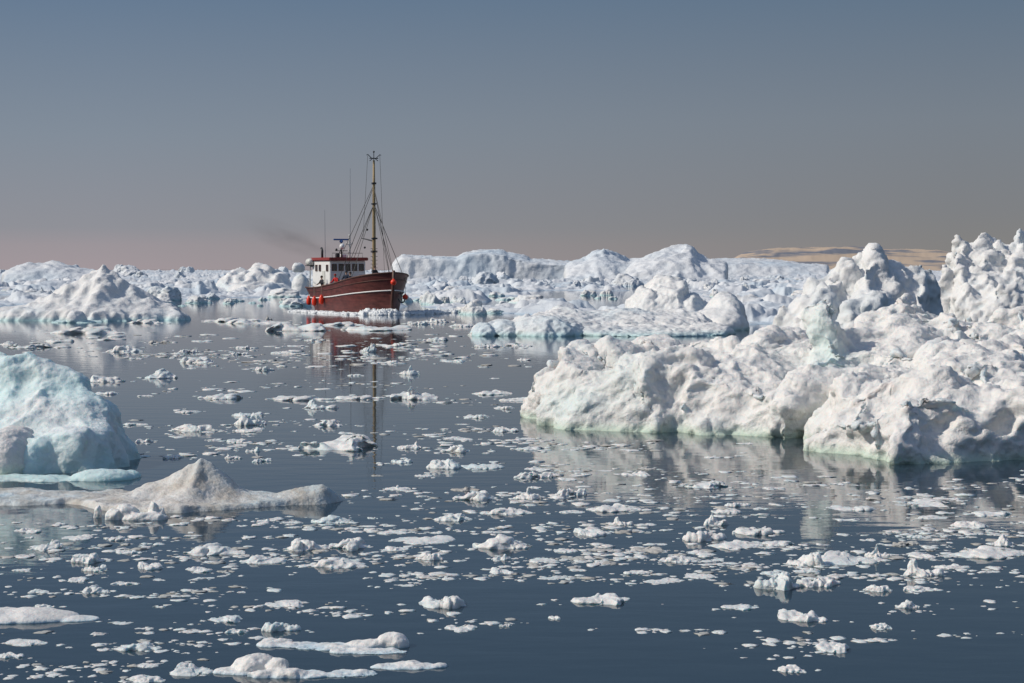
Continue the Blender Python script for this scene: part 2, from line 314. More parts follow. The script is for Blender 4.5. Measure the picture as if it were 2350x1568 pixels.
berg('ice_floe', [rock(290,1160,27.9,36,.2,3), rock(262,1170,27.8,26,.15,4), rock(352,1150,27.9,16,.1,5), rock(225,1160,28,14,.1,6), dome(330,1174,27.8,56,.2), rock(370,1165,27.9,14,.1,7)], .01, [(3,.03,'f',3), (9,.015,'f',3)], ICE_FLOE,
    'jagged clean white ice pieces fused together in front of the dirty ridge', 'ice floe', seed=68, smooth=3)
berg('ice_chunk', [dome(175,714,131,24,1.2), dome(200,738,131,36,1.4), dome(150,745,131,30,1.2)], .06, [(.6,.2,'f',3), (2,.05,'f',3)], ICE_MID, 'small rounded ice boulder at foot of the pointed iceberg at left', 'ice chunk', seed=70)
# --- skyline bergs
FL = [(.04,.6,'f',3), ((.16,.16,.04),.6,'r',3), (.5,.25,'f',3)]
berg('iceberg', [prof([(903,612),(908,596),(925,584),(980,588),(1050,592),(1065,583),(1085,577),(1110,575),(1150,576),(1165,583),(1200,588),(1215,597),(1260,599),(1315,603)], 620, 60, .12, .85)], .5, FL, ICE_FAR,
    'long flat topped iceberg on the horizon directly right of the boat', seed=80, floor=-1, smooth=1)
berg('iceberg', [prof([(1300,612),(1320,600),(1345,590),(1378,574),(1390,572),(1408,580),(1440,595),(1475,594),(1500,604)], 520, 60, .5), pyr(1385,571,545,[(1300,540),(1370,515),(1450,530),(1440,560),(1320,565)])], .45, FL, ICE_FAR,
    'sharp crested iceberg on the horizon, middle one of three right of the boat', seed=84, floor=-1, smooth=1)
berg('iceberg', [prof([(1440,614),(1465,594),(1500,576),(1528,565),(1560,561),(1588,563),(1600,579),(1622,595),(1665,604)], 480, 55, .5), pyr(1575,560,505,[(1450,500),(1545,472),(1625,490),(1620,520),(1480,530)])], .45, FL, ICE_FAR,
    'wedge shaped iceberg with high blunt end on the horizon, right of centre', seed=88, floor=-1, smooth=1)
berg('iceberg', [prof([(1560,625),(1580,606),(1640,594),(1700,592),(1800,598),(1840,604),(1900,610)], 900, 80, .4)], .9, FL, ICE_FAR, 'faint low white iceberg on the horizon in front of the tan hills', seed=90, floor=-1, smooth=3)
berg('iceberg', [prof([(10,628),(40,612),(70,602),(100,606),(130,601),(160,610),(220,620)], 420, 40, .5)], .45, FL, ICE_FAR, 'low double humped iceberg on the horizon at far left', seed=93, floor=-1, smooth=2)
berg('iceberg', [rock(600,610,305,50,12,3), rock(555,620,303,35,8,4), rock(640,620,302,40,8,6), rock(520,630,300,25,6,7), dome(600,638,300,90,10)], .28, [(.1,.8,'f',3), (.4,.4,'r',3)], ICE_MID, 'broad crumbly iceberg on the skyline just left of the boat', seed=95, floor=-1, smooth=3)
berg('iceberg', [blob(685,614,260,15,12,1.0), dome(690,624,262,24,2)], .15, [(.5,.25,'f',3), (1.5,.06,'f',2)], ICE_MID, 'small round iceberg knob on the skyline touching the boat stern', seed=97)
# ------------------------------------------------------------------ floe variants
def variant(kind, i):
    rnd = random.Random(100+i); prims = []; sm = 4; vx = .02; wp = (2.4,.15)
    if kind == 'flat':
        for k in range(rnd.randint(4, 6)): prims.append(('dome', Vector((rnd.uniform(-.32,.32), rnd.uniform(-.14,.14), 0)), (rnd.uniform(.10,.24), rnd.uniform(.07,.16), rnd.uniform(.045,.09)), rnd.uniform(-.6,.6)))
        prims.append(('dome', Vector((0,0,0)), (.42,.16,.04), 0)); prims.append(('dome', Vector((rnd.uniform(-.25,.25),rnd.uniform(-.1,.1),0)), (.22,.24,.035), 0))
        lay = [(3,.045,'f',3), (9,.020,'f',4)]
    elif kind == 'lumpy':
        for k in range(rnd.randint(3, 5)):
            prims.append(('dome' if rnd.random() < .6 else 'rock', Vector((rnd.uniform(-.3,.3), rnd.uniform(-.12,.12), 0)), (rnd.uniform(.14,.26), rnd.uniform(.1,.17), rnd.uniform(.06,.12)), rnd.randint(0,30)))
        prims.append(('dome', Vector((0,0,0)), (.47,.2,.045), 0))
        lay = [(3,.04,'f',3), (9,.02,'f',4)]
    elif kind == 'peak':
        x = rnd.uniform(-.2,.2)
        prims = [('cone', Vector((x,0,0)), (.3,.22,rnd.uniform(.2,.26)), 0), ('dome', Vector((x,0,0)), (.32,.22,.10), 0), ('dome', Vector((-x*1.5+.1,.05,0)), (.32,.2,.07), 0), ('dome', Vector((-.25,-.03,0)), (.22,.14,.07), 0), ('dome', Vector((.28,-.03,0)), (.2,.14,.06), 0), ('rock', Vector((-x,.0,0)), (.2,.13,.09), i+1)]
        lay = [(3.5,.05,'f',3), (9,.02,'f',4)]
    else:
        for k in range(rnd.randint(2, 4)):
            prims.append(('rock', Vector((rnd.uniform(-.22,.22), rnd.uniform(-.12,.12), 0)), (rnd.uniform(.2,.34), rnd.uniform(.16,.28), rnd.uniform(.15,.38)), i*7+k))
        lay = [(2.5,.05,'f',3), (7,.025,'r',3)]; sm = 1; wp = None
    me, _ = sculpt_mesh('floe_'+kind, prims, vx, lay, 200+i*5, origin=Vector((0,0,0)), floor=-.05, smooth=sm, warp=wp)
    n = len(me.vertices); co = np.zeros(n*3, np.float32); me.vertices.foreach_get('co', co); co = co.reshape(-1,3)
    ab = co[co[:,2] > 0.0]
    w = ab[:,0].max()-ab[:,0].min(); co[:,0] -= (ab[:,0].max()+ab[:,0].min())/2; co[:,:2] /= w; co[:,2] /= co[:,2].max(); co[:,2] = np.maximum(co[:,2], -.4)
    me.vertices.foreach_set('co', co.ravel()); me.update(); return me
VAR = {k: [variant(k, i+j*10) for i in range(n)] for j, (k, n) in enumerate((('flat',10), ('lumpy',9), ('peak',8), ('block',10)))}
def vcopy(me, mat):
    c = me.copy(); c.materials.clear(); c.materials.append(mat); return c
VARS = {mk: {k: [vcopy(m, mm) for m in v] for k, v in VAR.items()} for mk, mm in (('w', ICE_FLOE), ('g', ICE_FLOE_DIRTY), ('m', ICE_MID), ('f', ICE_FAR))}
KW = {'flat': 'flat', 'lumpy': 'lumpy', 'peak': 'peaked', 'block': 'angular'}
def zone(px, py):
    if py < 800: return 'near the waterline of the red boat' if 560 < px < 1060 else ('on calm water below the pointed iceberg at left' if px < 560 else 'beside the low broad iceberg at middle right')
    if py < 1060: return ('beyond the pale blue iceberg at left' if px < 420 else 'on the dark water straight below the boat' if px < 900 else 'in the gap left of the huge lumpy iceberg')
    if py < 1330: return ('around the stained ridge at left' if px < 640 else 'in the middle foreground water' if px < 1200 else 'in the reflection of the huge lumpy iceberg' if px < 1850 else 'in the drift below the right end of the huge iceberg')
    return ('in the lower left corner water' if px < 480 else 'near the bottom centre floes' if px < 1100 else 'on open dark water at lower right')
occupied = []
def floe(px, py, w, h, kind=None, mk='w', rz=None, label=None):
    kind = kind or random.choice(['flat','flat','flat','flat','lumpy','peak'])
    me = random.choice(VARS[mk][kind]); g = G(px, py); k = g.y/F
    W_ = w*k; dep = W_*random.uniform(.6,.95); hh = h*k
    hh = max(hh - dep*.5*H/g.y*.8, hh*.4)*.9
    o = bpy.data.objects.new('ice_floe', me); COL.objects.link(o)
    o.location = (g.x, g.y+dep*.2, 0); o.scale = (W_, dep/ .5, hh); o.rotation_euler = (0,0, random.choice([0, math.pi])+random.uniform(-.3,.3) if rz is None else rz)
    size = 'small' if w < 45 else 'medium' if w < 100 else 'large'
    zn = zone(px, py); adj = 'greyish' if mk == 'g' else 'white'
    lab = label or f'{size} {KW[kind]} {adj} ice floe {zn}'
    tag(o, lab, 'ice floe', None if label else f'{size} {KW[kind]} {adj} floes {zn}')
    occupied.append((px, py, w)); return o
f_, l_, p_, b_ = 'flat', 'lumpy', 'peak', 'block'
EX = [(760,1030,210,40,l_,'long jagged white floe alone on the dark water straight below the boat'),(573,975,75,32,l_),(948,916,120,34,p_,'spiky white floe below and right of the boat reflection'),(690,918,160,14,l_),(820,916,130,12,l_),(940,860,52,24,p_),(443,990,118,20,l_),(503,915,105,16,f_),
(1152,1258,140,38,p_,'large star shaped white floe with a small tip, centre foreground'),(1015,1392,110,34,f_,'thick speckled oval floe alone in the lower centre'),(1380,1382,145,26,l_,'long lumpy white floe alone in lower right of centre'),(1785,1350,110,46,l_,'bulky rounded grey white floe with a clear mirror image at lower right'),(1880,1345,100,26,f_),(1850,1297,90,40,l_),(1950,1290,150,26,l_),(2015,1280,60,36,p_),
(2125,1322,98,46,p_,'boulder shaped white floe at lower right, below the reflection'),(1845,1424,115,30,f_,'oval granular floe alone on dark water at lower right'),(1910,1490,82,20,f_),(1815,1540,62,16,f_,'lowest small floe near the bottom edge at right'),(2022,1442,48,14,f_),(1620,1240,110,28,f_),(1645,1205,60,30,p_),
(2270,1275,190,26,l_),(2303,1252,50,30,p_),(645,1448,90,26,f_),(650,1390,95,14,l_),(515,1425,80,16,l_),(545,1452,50,12,f_),(640,1482,105,20,f_),(775,1302,150,26,l_),(700,1262,110,30,l_),(800,1258,100,28,l_),(490,1272,150,26,l_),(600,1292,110,20,l_),(985,1285,70,22,l_),(970,1243,150,14,l_),
(345,1305,60,16,f_),(295,1270,60,10,f_),(455,1310,70,12,f_),(200,1290,80,26,l_),(215,1310,60,16,f_),(105,1262,75,28,p_),(1150,1285,45,16,p_),(1150,1315,55,14,f_),(1040,1195,90,20,l_),(1165,1180,130,18,l_),(1090,1147,105,24,l_),(1020,1075,85,26,l_),(1225,1097,90,18,f_),(1210,1145,65,30,p_),
(1310,1138,75,22,f_),(1615,1118,115,18,l_),(1410,1172,130,20,l_),(1430,1205,50,22,p_),(1360,1228,70,16,f_),(1690,1255,130,18,l_),(1780,1250,90,14,f_),(1740,1225,130,22,l_),(1560,1290,95,18,l_),(1520,1336,90,9,f_),(1700,1396,90,12,l_),(2085,1395,60,22,p_),(2115,1356,85,14,f_),(2015,1357,70,18,l_),(2230,1210,90,18,l_),(2280,1182,100,12,f_),(2120,1160,140,14,l_),(1960,1170,110,12,f_),
(1160,990,60,14,f_),(1210,1032,80,10,f_),(938,1030,55,20,p_),(1045,1037,70,18,l_),(920,1062,50,12,f_),(1110,1075,100,12,f_),(535,1053,40,14,p_),(580,1037,35,14,p_),(600,1060,50,10,f_),(395,1052,45,10,f_),(330,1015,40,10,f_),(230,877,110,18,l_),(370,868,75,26,p_),(285,808,90,18,l_),(450,832,80,16,f_),(430,810,50,10,f_),(605,850,50,12,l_),
(1130,905,95,12,l_),(1190,920,90,10,f_),(1155,938,50,8,f_),(1120,797,60,8,f_),(845,808,40,24,p_),(750,978,70,18,l_),(735,938,80,24,p_),(760,1200,100,22,p_),(1055,1445,75,12,f_),(1160,1438,30,8,f_),(1270,1420,25,8,f_),(440,1545,105,26,l_),(330,1565,100,20,l_),(310,1492,115,22,l_),(215,1360,70,18,l_),(100,1395,50,10,f_),(25,1508,60,14,f_),(50,1480,110,14,l_),
(680,760,150,24,f_,'wide flat snowy floe afloat in front of the boat stern'),(860,758,165,14,f_,'thin flat floe lying across the boat reflection'),(780,747,110,10,l_),(190,766,190,20,l_,'wide flat floe in front of the small ice boulder at left'),(590,742,150,14,l_),(510,738,110,12,l_),(330,742,90,12,l_),(60,798,110,12,l_),(130,785,70,8,f_),(1000,740,60,12,l_),(960,745,50,10,f_),(1060,750,60,8,f_),(25,792,40,10,l_),(240,905,60,8,f_),(560,800,40,8,f_),(650,812,60,8,f_),(900,795,50,8,f_),(1040,830,60,6,f_),(1100,770,60,14,l_)]
for e in EX: floe(*e[:5], label=e[5] if len(e) > 5 else None)
floe(617,738,18,18,p_,'g',label='small brown stained ice lump standing on water left of the boat')
def blocked(px, py):
    if px > 1225 and py < 1010: return True
    if px > 1850 and py < 1085: return True
    if px > 1060 and py < 790: return True
    if px < 310 and 830 < py < 1125: return True
    if px < 800 and 1060 < py < 1185: return True
    if px < 235 and 1400 < py < 1450: return True
    if 520 < px < 1030 and 1480 < py: return True
    return False
def dens(px, py):
    d = .7
    if py > 1330: d = .3 if px < 700 else .08 if px < 1200 else .04
    if py > 1330 and px < 450: d = .7
    if 1090 < py < 1330 and px > 1200: d = 1.3
    if 1190 < py < 1330 and px < 1000: d = 1.2
    if py < 900: d = .9 if px > 250 else .6
    if 900 < py < 1090 and px < 1200: d = .4
    return d
nf = 0
while nf < 110:
    px = random.uniform(-30, 2380); py = 770+random.random()**.9*780
    if blocked(px, py) or random.random()*1.3 > dens(px, py): continue
    if any(abs(px-a) < (c*.6+18) and abs(py-b) < 12 for a, b, c in occupied): continue
    w = random.uniform(24, 76)*(1 if py < 1330 else .8)*(.8 if py < 850 else 1); h = w*random.uniform(.07,.18)
    floe(px, py, w, h, mk='g' if random.random() < .1 else 'w'); nf += 1
# --- tiny brash: one uncountable mass
def brash(name, pts, mat, label):
    bm = bmesh.new(); bmesh.ops.create_icosphere(bm, subdivisions=2, radius=1.0)
    base = np.array([v.co[:] for v in bm.verts], np.float32); fc = np.array([[v.index for v in f.verts] for f in bm.faces]); bm.free()
    V = []; Fc = []; n0 = 0
    sh = [base*(1+.9*gnoise(base*1.4+k*9.1, k))[:, None] for k in range(18)]
    for (x, y, w, dp, h) in pts:
        b = sh[random.randrange(18)]; a = random.uniform(0, 6.28); ca, sa = math.cos(a), math.sin(a)
        r = np.stack([b[:,0]*ca-b[:,1]*sa, b[:,0]*sa+b[:,1]*ca, b[:,2]], 1)*np.array([w/2, dp/2, h]) + np.array([x, y, 0])
        V.append(r); Fc.append(fc+n0); n0 += len(b)
    V = np.concatenate(V).astype(np.float32); Fc = np.concatenate(Fc)
    me = bpy.data.meshes.new(name); me.vertices.add(len(V)); me.vertices.foreach_set('co', V.ravel())
    me.loops.add(Fc.size); me.loops.foreach_set('vertex_index', Fc.ravel().astype(np.int32))
    me.polygons.add(len(Fc)); me.polygons.foreach_set('loop_start', np.arange(0, Fc.size, 3, dtype=np.int32))
    me.polygons.foreach_set('use_smooth', np.ones(len(Fc), bool)); me.update(calc_edges=True)
    o = link(name, me, mat); tag(o, label, 'brash ice', kind='stuff'); return o
pts = []; pg = []
cl = []
while len(cl) < 230:
    px = random.uniform(-30,2380); py = 760+random.random()*800
    if blocked(px, py) or random.random()*1.2 > dens(px, py)+.04: continue
    cl.append((px, py))
for (a, b) in cl:
    sl = random.uniform(-.05,.05); sp = random.uniform(50, 130)
    for k in range(random.randint(3, 26)):
        dx = random.gauss(0, sp); px = a+dx; py = b+dx*sl+random.gauss(0, 4.2)
        if blocked(px, py): continue
        g = G(px, py); kk = g.y/F; w = random.uniform(3, 12)+random.random()**3*34
        (pg if random.random() < .22 else pts).append((g.x, g.y, w*kk, w*kk*random.uniform(.6,1.6), w*kk*random.uniform(.025,.08)))
for c in occupied:
    if c[2] < 40: continue
    for k in range(random.randint(2, 8)):
        px = c[0]+random.gauss(0, c[2]*.6); py = c[1]+random.gauss(0, 4)
        if py < 725: continue
        g = G(px, py); kk = g.y/F; w = random.uniform(5, 20)
        pts.append((g.x, g.y, w*kk, w*kk, w*kk*random.uniform(.04,.11)))
brash('brash_ice', pts, ICE_FLOE, 'tiny white crumbs of brash ice scattered over all the open water')
brash('brash_ice', pg, ICE_FLOE_DIRTY, 'tiny grey slushy crumbs of ice scattered over all the open water')
# ------------------------------------------------------------------ pack ice sheet
def cells(x, y, c, hf, seed, thr=.25, pw=.35):
    ix = np.floor(x/c).astype(np.int64); iy = np.floor(y/c).astype(np.int64); out = np.zeros(len(x), np.float32)
    for dx in (-1,0,1):
        for dy in (-1,0,1):
            a = ix+dx; b = iy+dy
            r1 = hsh(a, b, 1, seed)/4294967295.; r2 = hsh(a, b, 2, seed)/4294967295.; r3 = hsh(a, b, 3, seed)/4294967295.; r4 = hsh(a, b, 4, seed)/4294967295.; r5 = hsh(a, b, 5, seed)/4294967295.
            ex = x-(a+.2+.6*r1)*c; ey = y-(b+.2+.6*r2)*c; rad = (.35+.4*r3)*c
            cs, sn = np.cos(r5*6.28), np.sin(r5*6.28); ux = (ex*cs+ey*sn)/rad; uy = (ey*cs-ex*sn)/rad*1.35
            q = 1-np.maximum(np.maximum(np.abs(ux), np.abs(uy)), np.abs(ux*.7+uy*.7))
            t = np.minimum(np.clip(q, 0, 1)*2.6, 1)**.8*(.65+.75*ux+.3*uy)
            out = np.maximum(out, t*np.where(r4 > thr, (.25+.75*r4**3), 0)*hf)
    return out
rows = np.concatenate([np.linspace(118, 420, 640), np.geomspace(421, 3200, 260)]); cols = np.linspace(R(-16.5), R(16.5), 1150)
TT, DD = np.meshgrid(np.tan(cols), rows); X = (TT*DD).ravel(); Y = DD.ravel()
w3 = np.stack([X*.25, Y*.25, np.zeros_like(X)], 1); wx = fbm(w3, 4, 5)*1.3; wy = fbm(w3+31, 4, 6)*1.3
gr = np.interp(Y, [120, 250, 600, 3200], [.7, .9, 1.1, 1.8])
Z = cells(X+wx, Y+wy, 2.4, .62, 11, .4)*gr + cells(X+wx*1.6, Y+wy*1.6, 6.5, 1.4, 12, .68)*gr*.9
far = np.interp(Y, [160, 300, 900, 3200], [0, .35, .6, 1.8]); Z += cells(X+wx*2.5, Y+wy*2.5, 18, 1.4, 13, .8)*far
Z += fbm(np.stack([X*.9, Y*.9, Y*0], 1), 3, 8)*.12*gr + .05
PXc = TT.ravel()*F+1175
bound = np.interp(PXc, [0, 150, 430, 560, 700, 940, 1050, 1200, 1500, 1800, 2350], [700, 703, 704, 706, 712, 700, 716, 728, 745, 750, 760])
dB = H*F/(bound-HZ)
lane = fbm(np.stack([X*.03, Y*.012, Y*0], 1), 3, 40)
mask = np.clip((Y-dB)/14+.3+fbm(np.stack([X*.07, Y*.05, Y*0], 1), 3, 44)*1.6, 0, 1)*np.clip((lane+.1)*9, 0, 1)
Z = (Z+.05)*mask - .35*(1-mask)
nr, nc = len(rows), len(cols)
idx = np.arange(nr*nc).reshape(nr, nc); q = np.stack([idx[:-1,:-1], idx[:-1,1:], idx[1:,1:], idx[1:,:-1]], -1).reshape(-1,4)
keep = (Z[q].max(1) > -.3); q = q[keep]
used = np.unique(q); remap = -np.ones(nr*nc, np.int64); remap[used] = np.arange(len(used)); q = remap[q]
V = np.stack([X, Y, Z], 1)[used].astype(np.float32)
me = bpy.data.meshes.new('pack_ice'); me.vertices.add(len(V)); me.vertices.foreach_set('co', V.ravel()); me.loops.add(q.size); me.loops.foreach_set('vertex_index', q.ravel().astype(np.int32))
me.polygons.add(len(q)); me.polygons.foreach_set('loop_start', np.arange(0, q.size, 4, dtype=np.int32)); me.polygons.foreach_set('use_smooth', np.ones(len(q), bool)); me.update(calc_edges=True)
tag(link('pack_ice', me, PACK), 'jumbled white pack ice covering the sea out to the horizon', 'pack ice', kind='stuff')
def hz(px, d):
    side = 'left of the boat, toward the pointed berg' if px < 560 else 'just left of the boat' if px < 700 else 'directly behind the boat' if px < 960 else 'right of the boat' if px < 1350 else 'beyond the low broad iceberg'  if px < 1800 else 'beyond the huge lumpy iceberg'
    return side
for i in range(285):
    px = random.uniform(-20, 2000); py = 619+8+random.random()**1.1*(np.interp(px, [0, 700, 1200, 1800], [72, 80, 100, 90]))
    d = H*F/(py-HZ)
    if 680 < px < 960 and d < 190: continue
    if px < 460 and 128 < d < 155: continue
    wpx = random.uniform(16, 48)*(1+.9*(random.random() < .25)); kind = random.choice([b_, b_, b_, b_, p_, l_])
    k = d/F; Wm = wpx*k; hh = Wm*random.uniform(.18,.5)
    hh = min(hh, 1.0+d*.005)
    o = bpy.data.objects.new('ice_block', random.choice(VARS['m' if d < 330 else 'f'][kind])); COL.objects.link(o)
    g = P(px, py, d); o.location = (g.x, d, -.05); o.scale = (Wm, Wm*random.uniform(.9,1.4), hh); o.rotation_euler = (0,0,random.uniform(0,6.28))
    dist = 'distant' if d > 330 else 'nearer'; lb = f'{KW[kind]} ice block in the {dist} pack ice {hz(px, d)}'
    tag(o, lb, 'ice block', KW[kind]+f' blocks in the {dist} pack ice {hz(px, d)}')
# ------------------------------------------------------------------ water
m, t, b = nt('sea_water'); N = t.nodes; L = t.links
b.inputs['Base Color'].default_value = (.018,.036,.052,1); b.inputs['Roughness'].default_value = .02; b.inputs['IOR'].default_value = 1.33
geo = N.new('ShaderNodeNewGeometry'); mp = N.new('ShaderNodeMapping'); mp.inputs['Scale'].default_value = (.7,1.5,1); L.new(geo.outputs['Position'], mp.inputs[0])
n1 = N.new('ShaderNodeTexNoise'); n1.inputs['Scale'].default_value = 1.3; n1.inputs['Detail'].default_value = 2; L.new(mp.outputs[0], n1.inputs[0])
n2 = N.new('ShaderNodeTexNoise'); n2.inputs['Scale'].default_value = 9; n2.inputs['Detail'].default_value = 2; L.new(mp.outputs[0], n2.inputs[0])
b1 = N.new('ShaderNodeBump'); b1.inputs['Strength'].default_value = 1; b1.inputs['Distance'].default_value = .005; L.new(n1.outputs['Fac'], b1.inputs['Height'])
b2 = N.new('ShaderNodeBump'); b2.inputs['Strength'].default_value = 1; b2.inputs['Distance'].default_value = .0004; L.new(n2.outputs['Fac'], b2.inputs['Height']); L.new(b1.outputs[0], b2.inputs['Normal'])
L.new(b2.outputs[0], b.inputs['Normal']); WATER = m
bm = bmesh.new(); vs = [bm.verts.new(v) for v in ((-30000,-300,0),(30000,-300,0),(30000,40000,0),(-30000,40000,0))]; bm.faces.new(vs); me = bpy.data.meshes.new('water'); bm.to_mesh(me); bm.free()
tag(link('water', me, WATER), 'calm dark blue sea water', 'water', kind='structure')
# ------------------------------------------------------------------ hills
m, t, b = nt('tan_snowy_hill_painted_shadow'); N = t.nodes; L = t.links
geo = N.new('ShaderNodeNewGeometry'); n1 = N.new('ShaderNodeTexNoise'); n1.inputs['Scale'].default_value = .012; n1.inputs['Detail'].default_value = 7
mp = N.new('ShaderNodeMapping'); mp.inputs['Scale'].default_value = (.5,.3,4); L.new(geo.outputs['Position'], mp.inputs[0]); L.new(mp.outputs[0], n1.inputs[0])
cr = N.new('ShaderNodeValToRGB'); cr.color_ramp.elements[0].position = .42; cr.color_ramp.elements[0].color = (.16,.17,.20,1); cr.color_ramp.elements[1].position = .52; cr.color_ramp.elements[1].color = (.50,.385,.28,1)  # dark stop paints the slopes' shadows into the colour, light stop is tan ground
L.new(n1.outputs['Fac'], cr.inputs[0]); L.new(cr.outputs[0], b.inputs['Base Color']); b.inputs['Roughness'].default_value = .9; HILL = m
def hills(name, prof_, d, depth, mat):
    xs = np.linspace(prof_[0][0], prof_[-1][0], 260); ys = np.interp(xs, [p[0] for p in prof_], [p[1] for p in prof_])
    V = []; nrw = 26
    for j in range(nrw):
        v = j/(nrw-1); D_ = d+depth*v
        zt = np.array([P(x, y, D_).z for x, y in zip(xs, ys)]); X_ = (xs-1175)/F*D_
        n = fbm(np.stack([X_*.006, np.full_like(X_, D_*.004), X_*0], 1), 5, 3)
        z = zt*math.sin(min(1, v*1.6)*math.pi/2)*(1+.35*n*(1-v)) - 2
        V.append(np.stack([X_, np.full_like(X_, D_), z], 1))
    V = np.concatenate(V); nc = len(xs); fs = [(a*nc+i, a*nc+i+1, (a+1)*nc+i+1, (a+1)*nc+i) for a in range(nrw-1) for i in range(nc-1)]
    me = bpy.data.meshes.new(name); me.from_pydata(V.tolist(), [], fs); me.polygons.foreach_set('use_smooth', [True]*len(fs)); me.update()
    o = link(name, me, mat); tag(o, 'distant tan and snowy hills on the right horizon', 'hills', kind='structure')
hills('hills', [(1660,604),(1700,584),(1740,575),(1775,570),(1850,568),(1950,567),(2020,570),(2100,574),(2180,579),(2300,590),(2420,600)], 5000, 1600, HILL)
# ------------------------------------------------------------------ boat
class MB:
    def __init__(s): s.bm = bmesh.new()
    def box(s, c, d, rot=None, bevel=0):
        r = bmesh.ops.create_cube(s.bm, size=1); M = Matrix.Translation(c) @ (Euler(rot).to_matrix().to_4x4() if rot else Matrix()) @ Matrix.Diagonal((*d,1))
        for v in r['verts']: v.co = M @ v.co
        if bevel: bmesh.ops.bevel(s.bm, geom=list({e for v in r['verts'] for e in v.link_edges}), offset=bevel, segments=2, affect='EDGES')
        return s
    def tube(s, pts, r, seg=8):
        pts = [Vector(p) for p in pts]; n = len(pts); rs = r if isinstance(r, (list, tuple)) else [r]*n; rings = []
        for i, p in enumerate(pts):
            d = (pts[min(i+1,n-1)]-pts[max(i-1,0)]).normalized(); up = Vector((0,0,1)) if abs(d.z) < .95 else Vector((1,0,0))
            u = d.cross(up).normalized(); v = d.cross(u)
            rings.append([s.bm.verts.new(p+rs[i]*(math.cos(a)*u+math.sin(a)*v)) for a in [2*math.pi*k/seg for k in range(seg)]])
        for a, b in zip(rings, rings[1:]):
            for k in range(seg): s.bm.faces.new((a[k], a[(k+1)%seg], b[(k+1)%seg], b[k]))
        s.bm.faces.new(rings[0][::-1]); s.bm.faces.new(rings[-1]); return s
    def ball(s, c, r, sub=2):
        q = bmesh.ops.create_icosphere(s.bm, subdivisions=sub, radius=1); rr = r if isinstance(r, tuple) else (r,r,r)
        for v in q['verts']: v.co = Vector((v.co.x*rr[0], v.co.y*rr[1], v.co.z*rr[2]))+Vector(c)
        return s
    def build(s, name, mat, parent=None, smooth=False):
        bmesh.ops.recalc_face_normals(s.bm, faces=s.bm.faces)
        me = bpy.data.meshes.new(name); s.bm.to_mesh(me); s.bm.free()
        if smooth: me.polygons.foreach_set('use_smooth', [True]*len(me.polygons))
        return link(name, me, mat, parent)
LB = 16.0; TH = R(24)
stem = P(903, 640, 152); BO = Vector((stem.x-LB*math.sin(TH), stem.y+LB*math.cos(TH), 0)); BRZ = -(math.pi/2-TH)
boat = empty('fishing_boat', BO, BRZ); tag(boat, 'dark red wooden fishing boat with white wheelhouse and tall ochre mast', 'boat')
BM = Matrix.Translation(BO) @ Matrix.Rotation(BRZ, 4, 'Z')
m, t, b = nt('hull_paint'); N = t.nodes; L = t.links
tc = N.new('ShaderNodeTexCoord')
wv = N.new('ShaderNodeTexWave'); wv.bands_direction = 'Z'; wv.inputs['Scale'].default_value = 1.55; wv.inputs['Distortion'].default_value = .25; wv.inputs['Detail'].default_value = 1
L.new(tc.outputs['Object'], wv.inputs['Vector'])
mp = N.new('ShaderNodeMapping'); mp.inputs['Scale'].default_value = (.6,.6,2); L.new(tc.outputs['Object'], mp.inputs[0])
ns = N.new('ShaderNodeTexNoise'); ns.inputs['Scale'].default_value = 2.2; ns.inputs['Detail'].default_value = 8; ns.inputs['Roughness'].default_value = .65; L.new(mp.outputs[0], ns.inputs[0])
cr = N.new('ShaderNodeValToRGB'); cr.color_ramp.elements[0].position = .35; cr.color_ramp.elements[0].color = (.07,.016,.014,1); cr.color_ramp.elements[1].position = .68; cr.color_ramp.elements[1].color = (.17,.045,.037,1)
L.new(ns.outputs['Fac'], cr.inputs[0])
mr = N.new('ShaderNodeMapRange'); mr.inputs[1].default_value = 0; mr.inputs[2].default_value = .15; mr.inputs[3].default_value = .5; mr.inputs[4].default_value = 1; L.new(wv.outputs['Fac'], mr.inputs[0])
mu = N.new('ShaderNodeMix'); mu.data_type = 'RGBA'; mu.blend_type = 'MULTIPLY'; mu.inputs[0].default_value = .45; L.new(cr.outputs[0], mu.inputs[6]); L.new(mr.outputs[0], mu.inputs[7])
L.new(mu.outputs[2], b.inputs['Base Color']); b.inputs['Roughness'].default_value = .5; HULL = m
WHITE = simple('white_paint', (.8,.8,.78), .45, .08, 3); CREAM = simple('off_white', (.62,.62,.58), .5, .15, 4); RED = simple('dark_red_paint', (.26,.03,.025), .5, .2)
GLASS = simple('window_glass', (.015,.02,.025), .08, .3); DARK = simple('black_iron', (.025,.025,.028), .5, .3, 12); OCHRE = simple('ochre_mast_paint', (.32,.23,.11), .6, .25, 5)
DECK = simple('deck_wood', (.25,.17,.11), .8, .3, 6); WIRE = simple('rigging_wire', (.06,.055,.05), .6, .2); ORANGE = simple('red_orange_float', (.85,.05,.015), .4, .1, 4); ROPE = simple('rope', (.35,.3,.22), .9)
GREY = simple('galvanised_steel', (.4,.41,.42), .4, .2, 8, .6); BLUEP = simple('blue_radar_paint', (.05,.13,.35), .5); BROWNW = simple('dark_wood', (.10,.04,.028), .6, .3)
def zg(t): return float(np.interp(t, [0,.12,.3,.5,.7,.85,1], [2.0,1.97,2.05,2.3,2.65,2.92,3.25]))
def hb(t, z):
    g = zg(t); u = max(0, min(1, z/g))
    bd = 2.3*max(0,1-max(0,(t-.45)/.55)**7)**.85 if t > .45 else 2.3*(1-.22*((.45-t)/.45)**2.2)
    bw = 2.1*(1-max(0,(t-.35)/.65)**4.5) if t > .35 else 2.1*(1-.5*((.35-t)/.35)**2)
    v = bw+(bd-bw)*u**1.3
    if z < 0: v *= max(0, 1+z*1.0)**.6
    return max(v, .07)
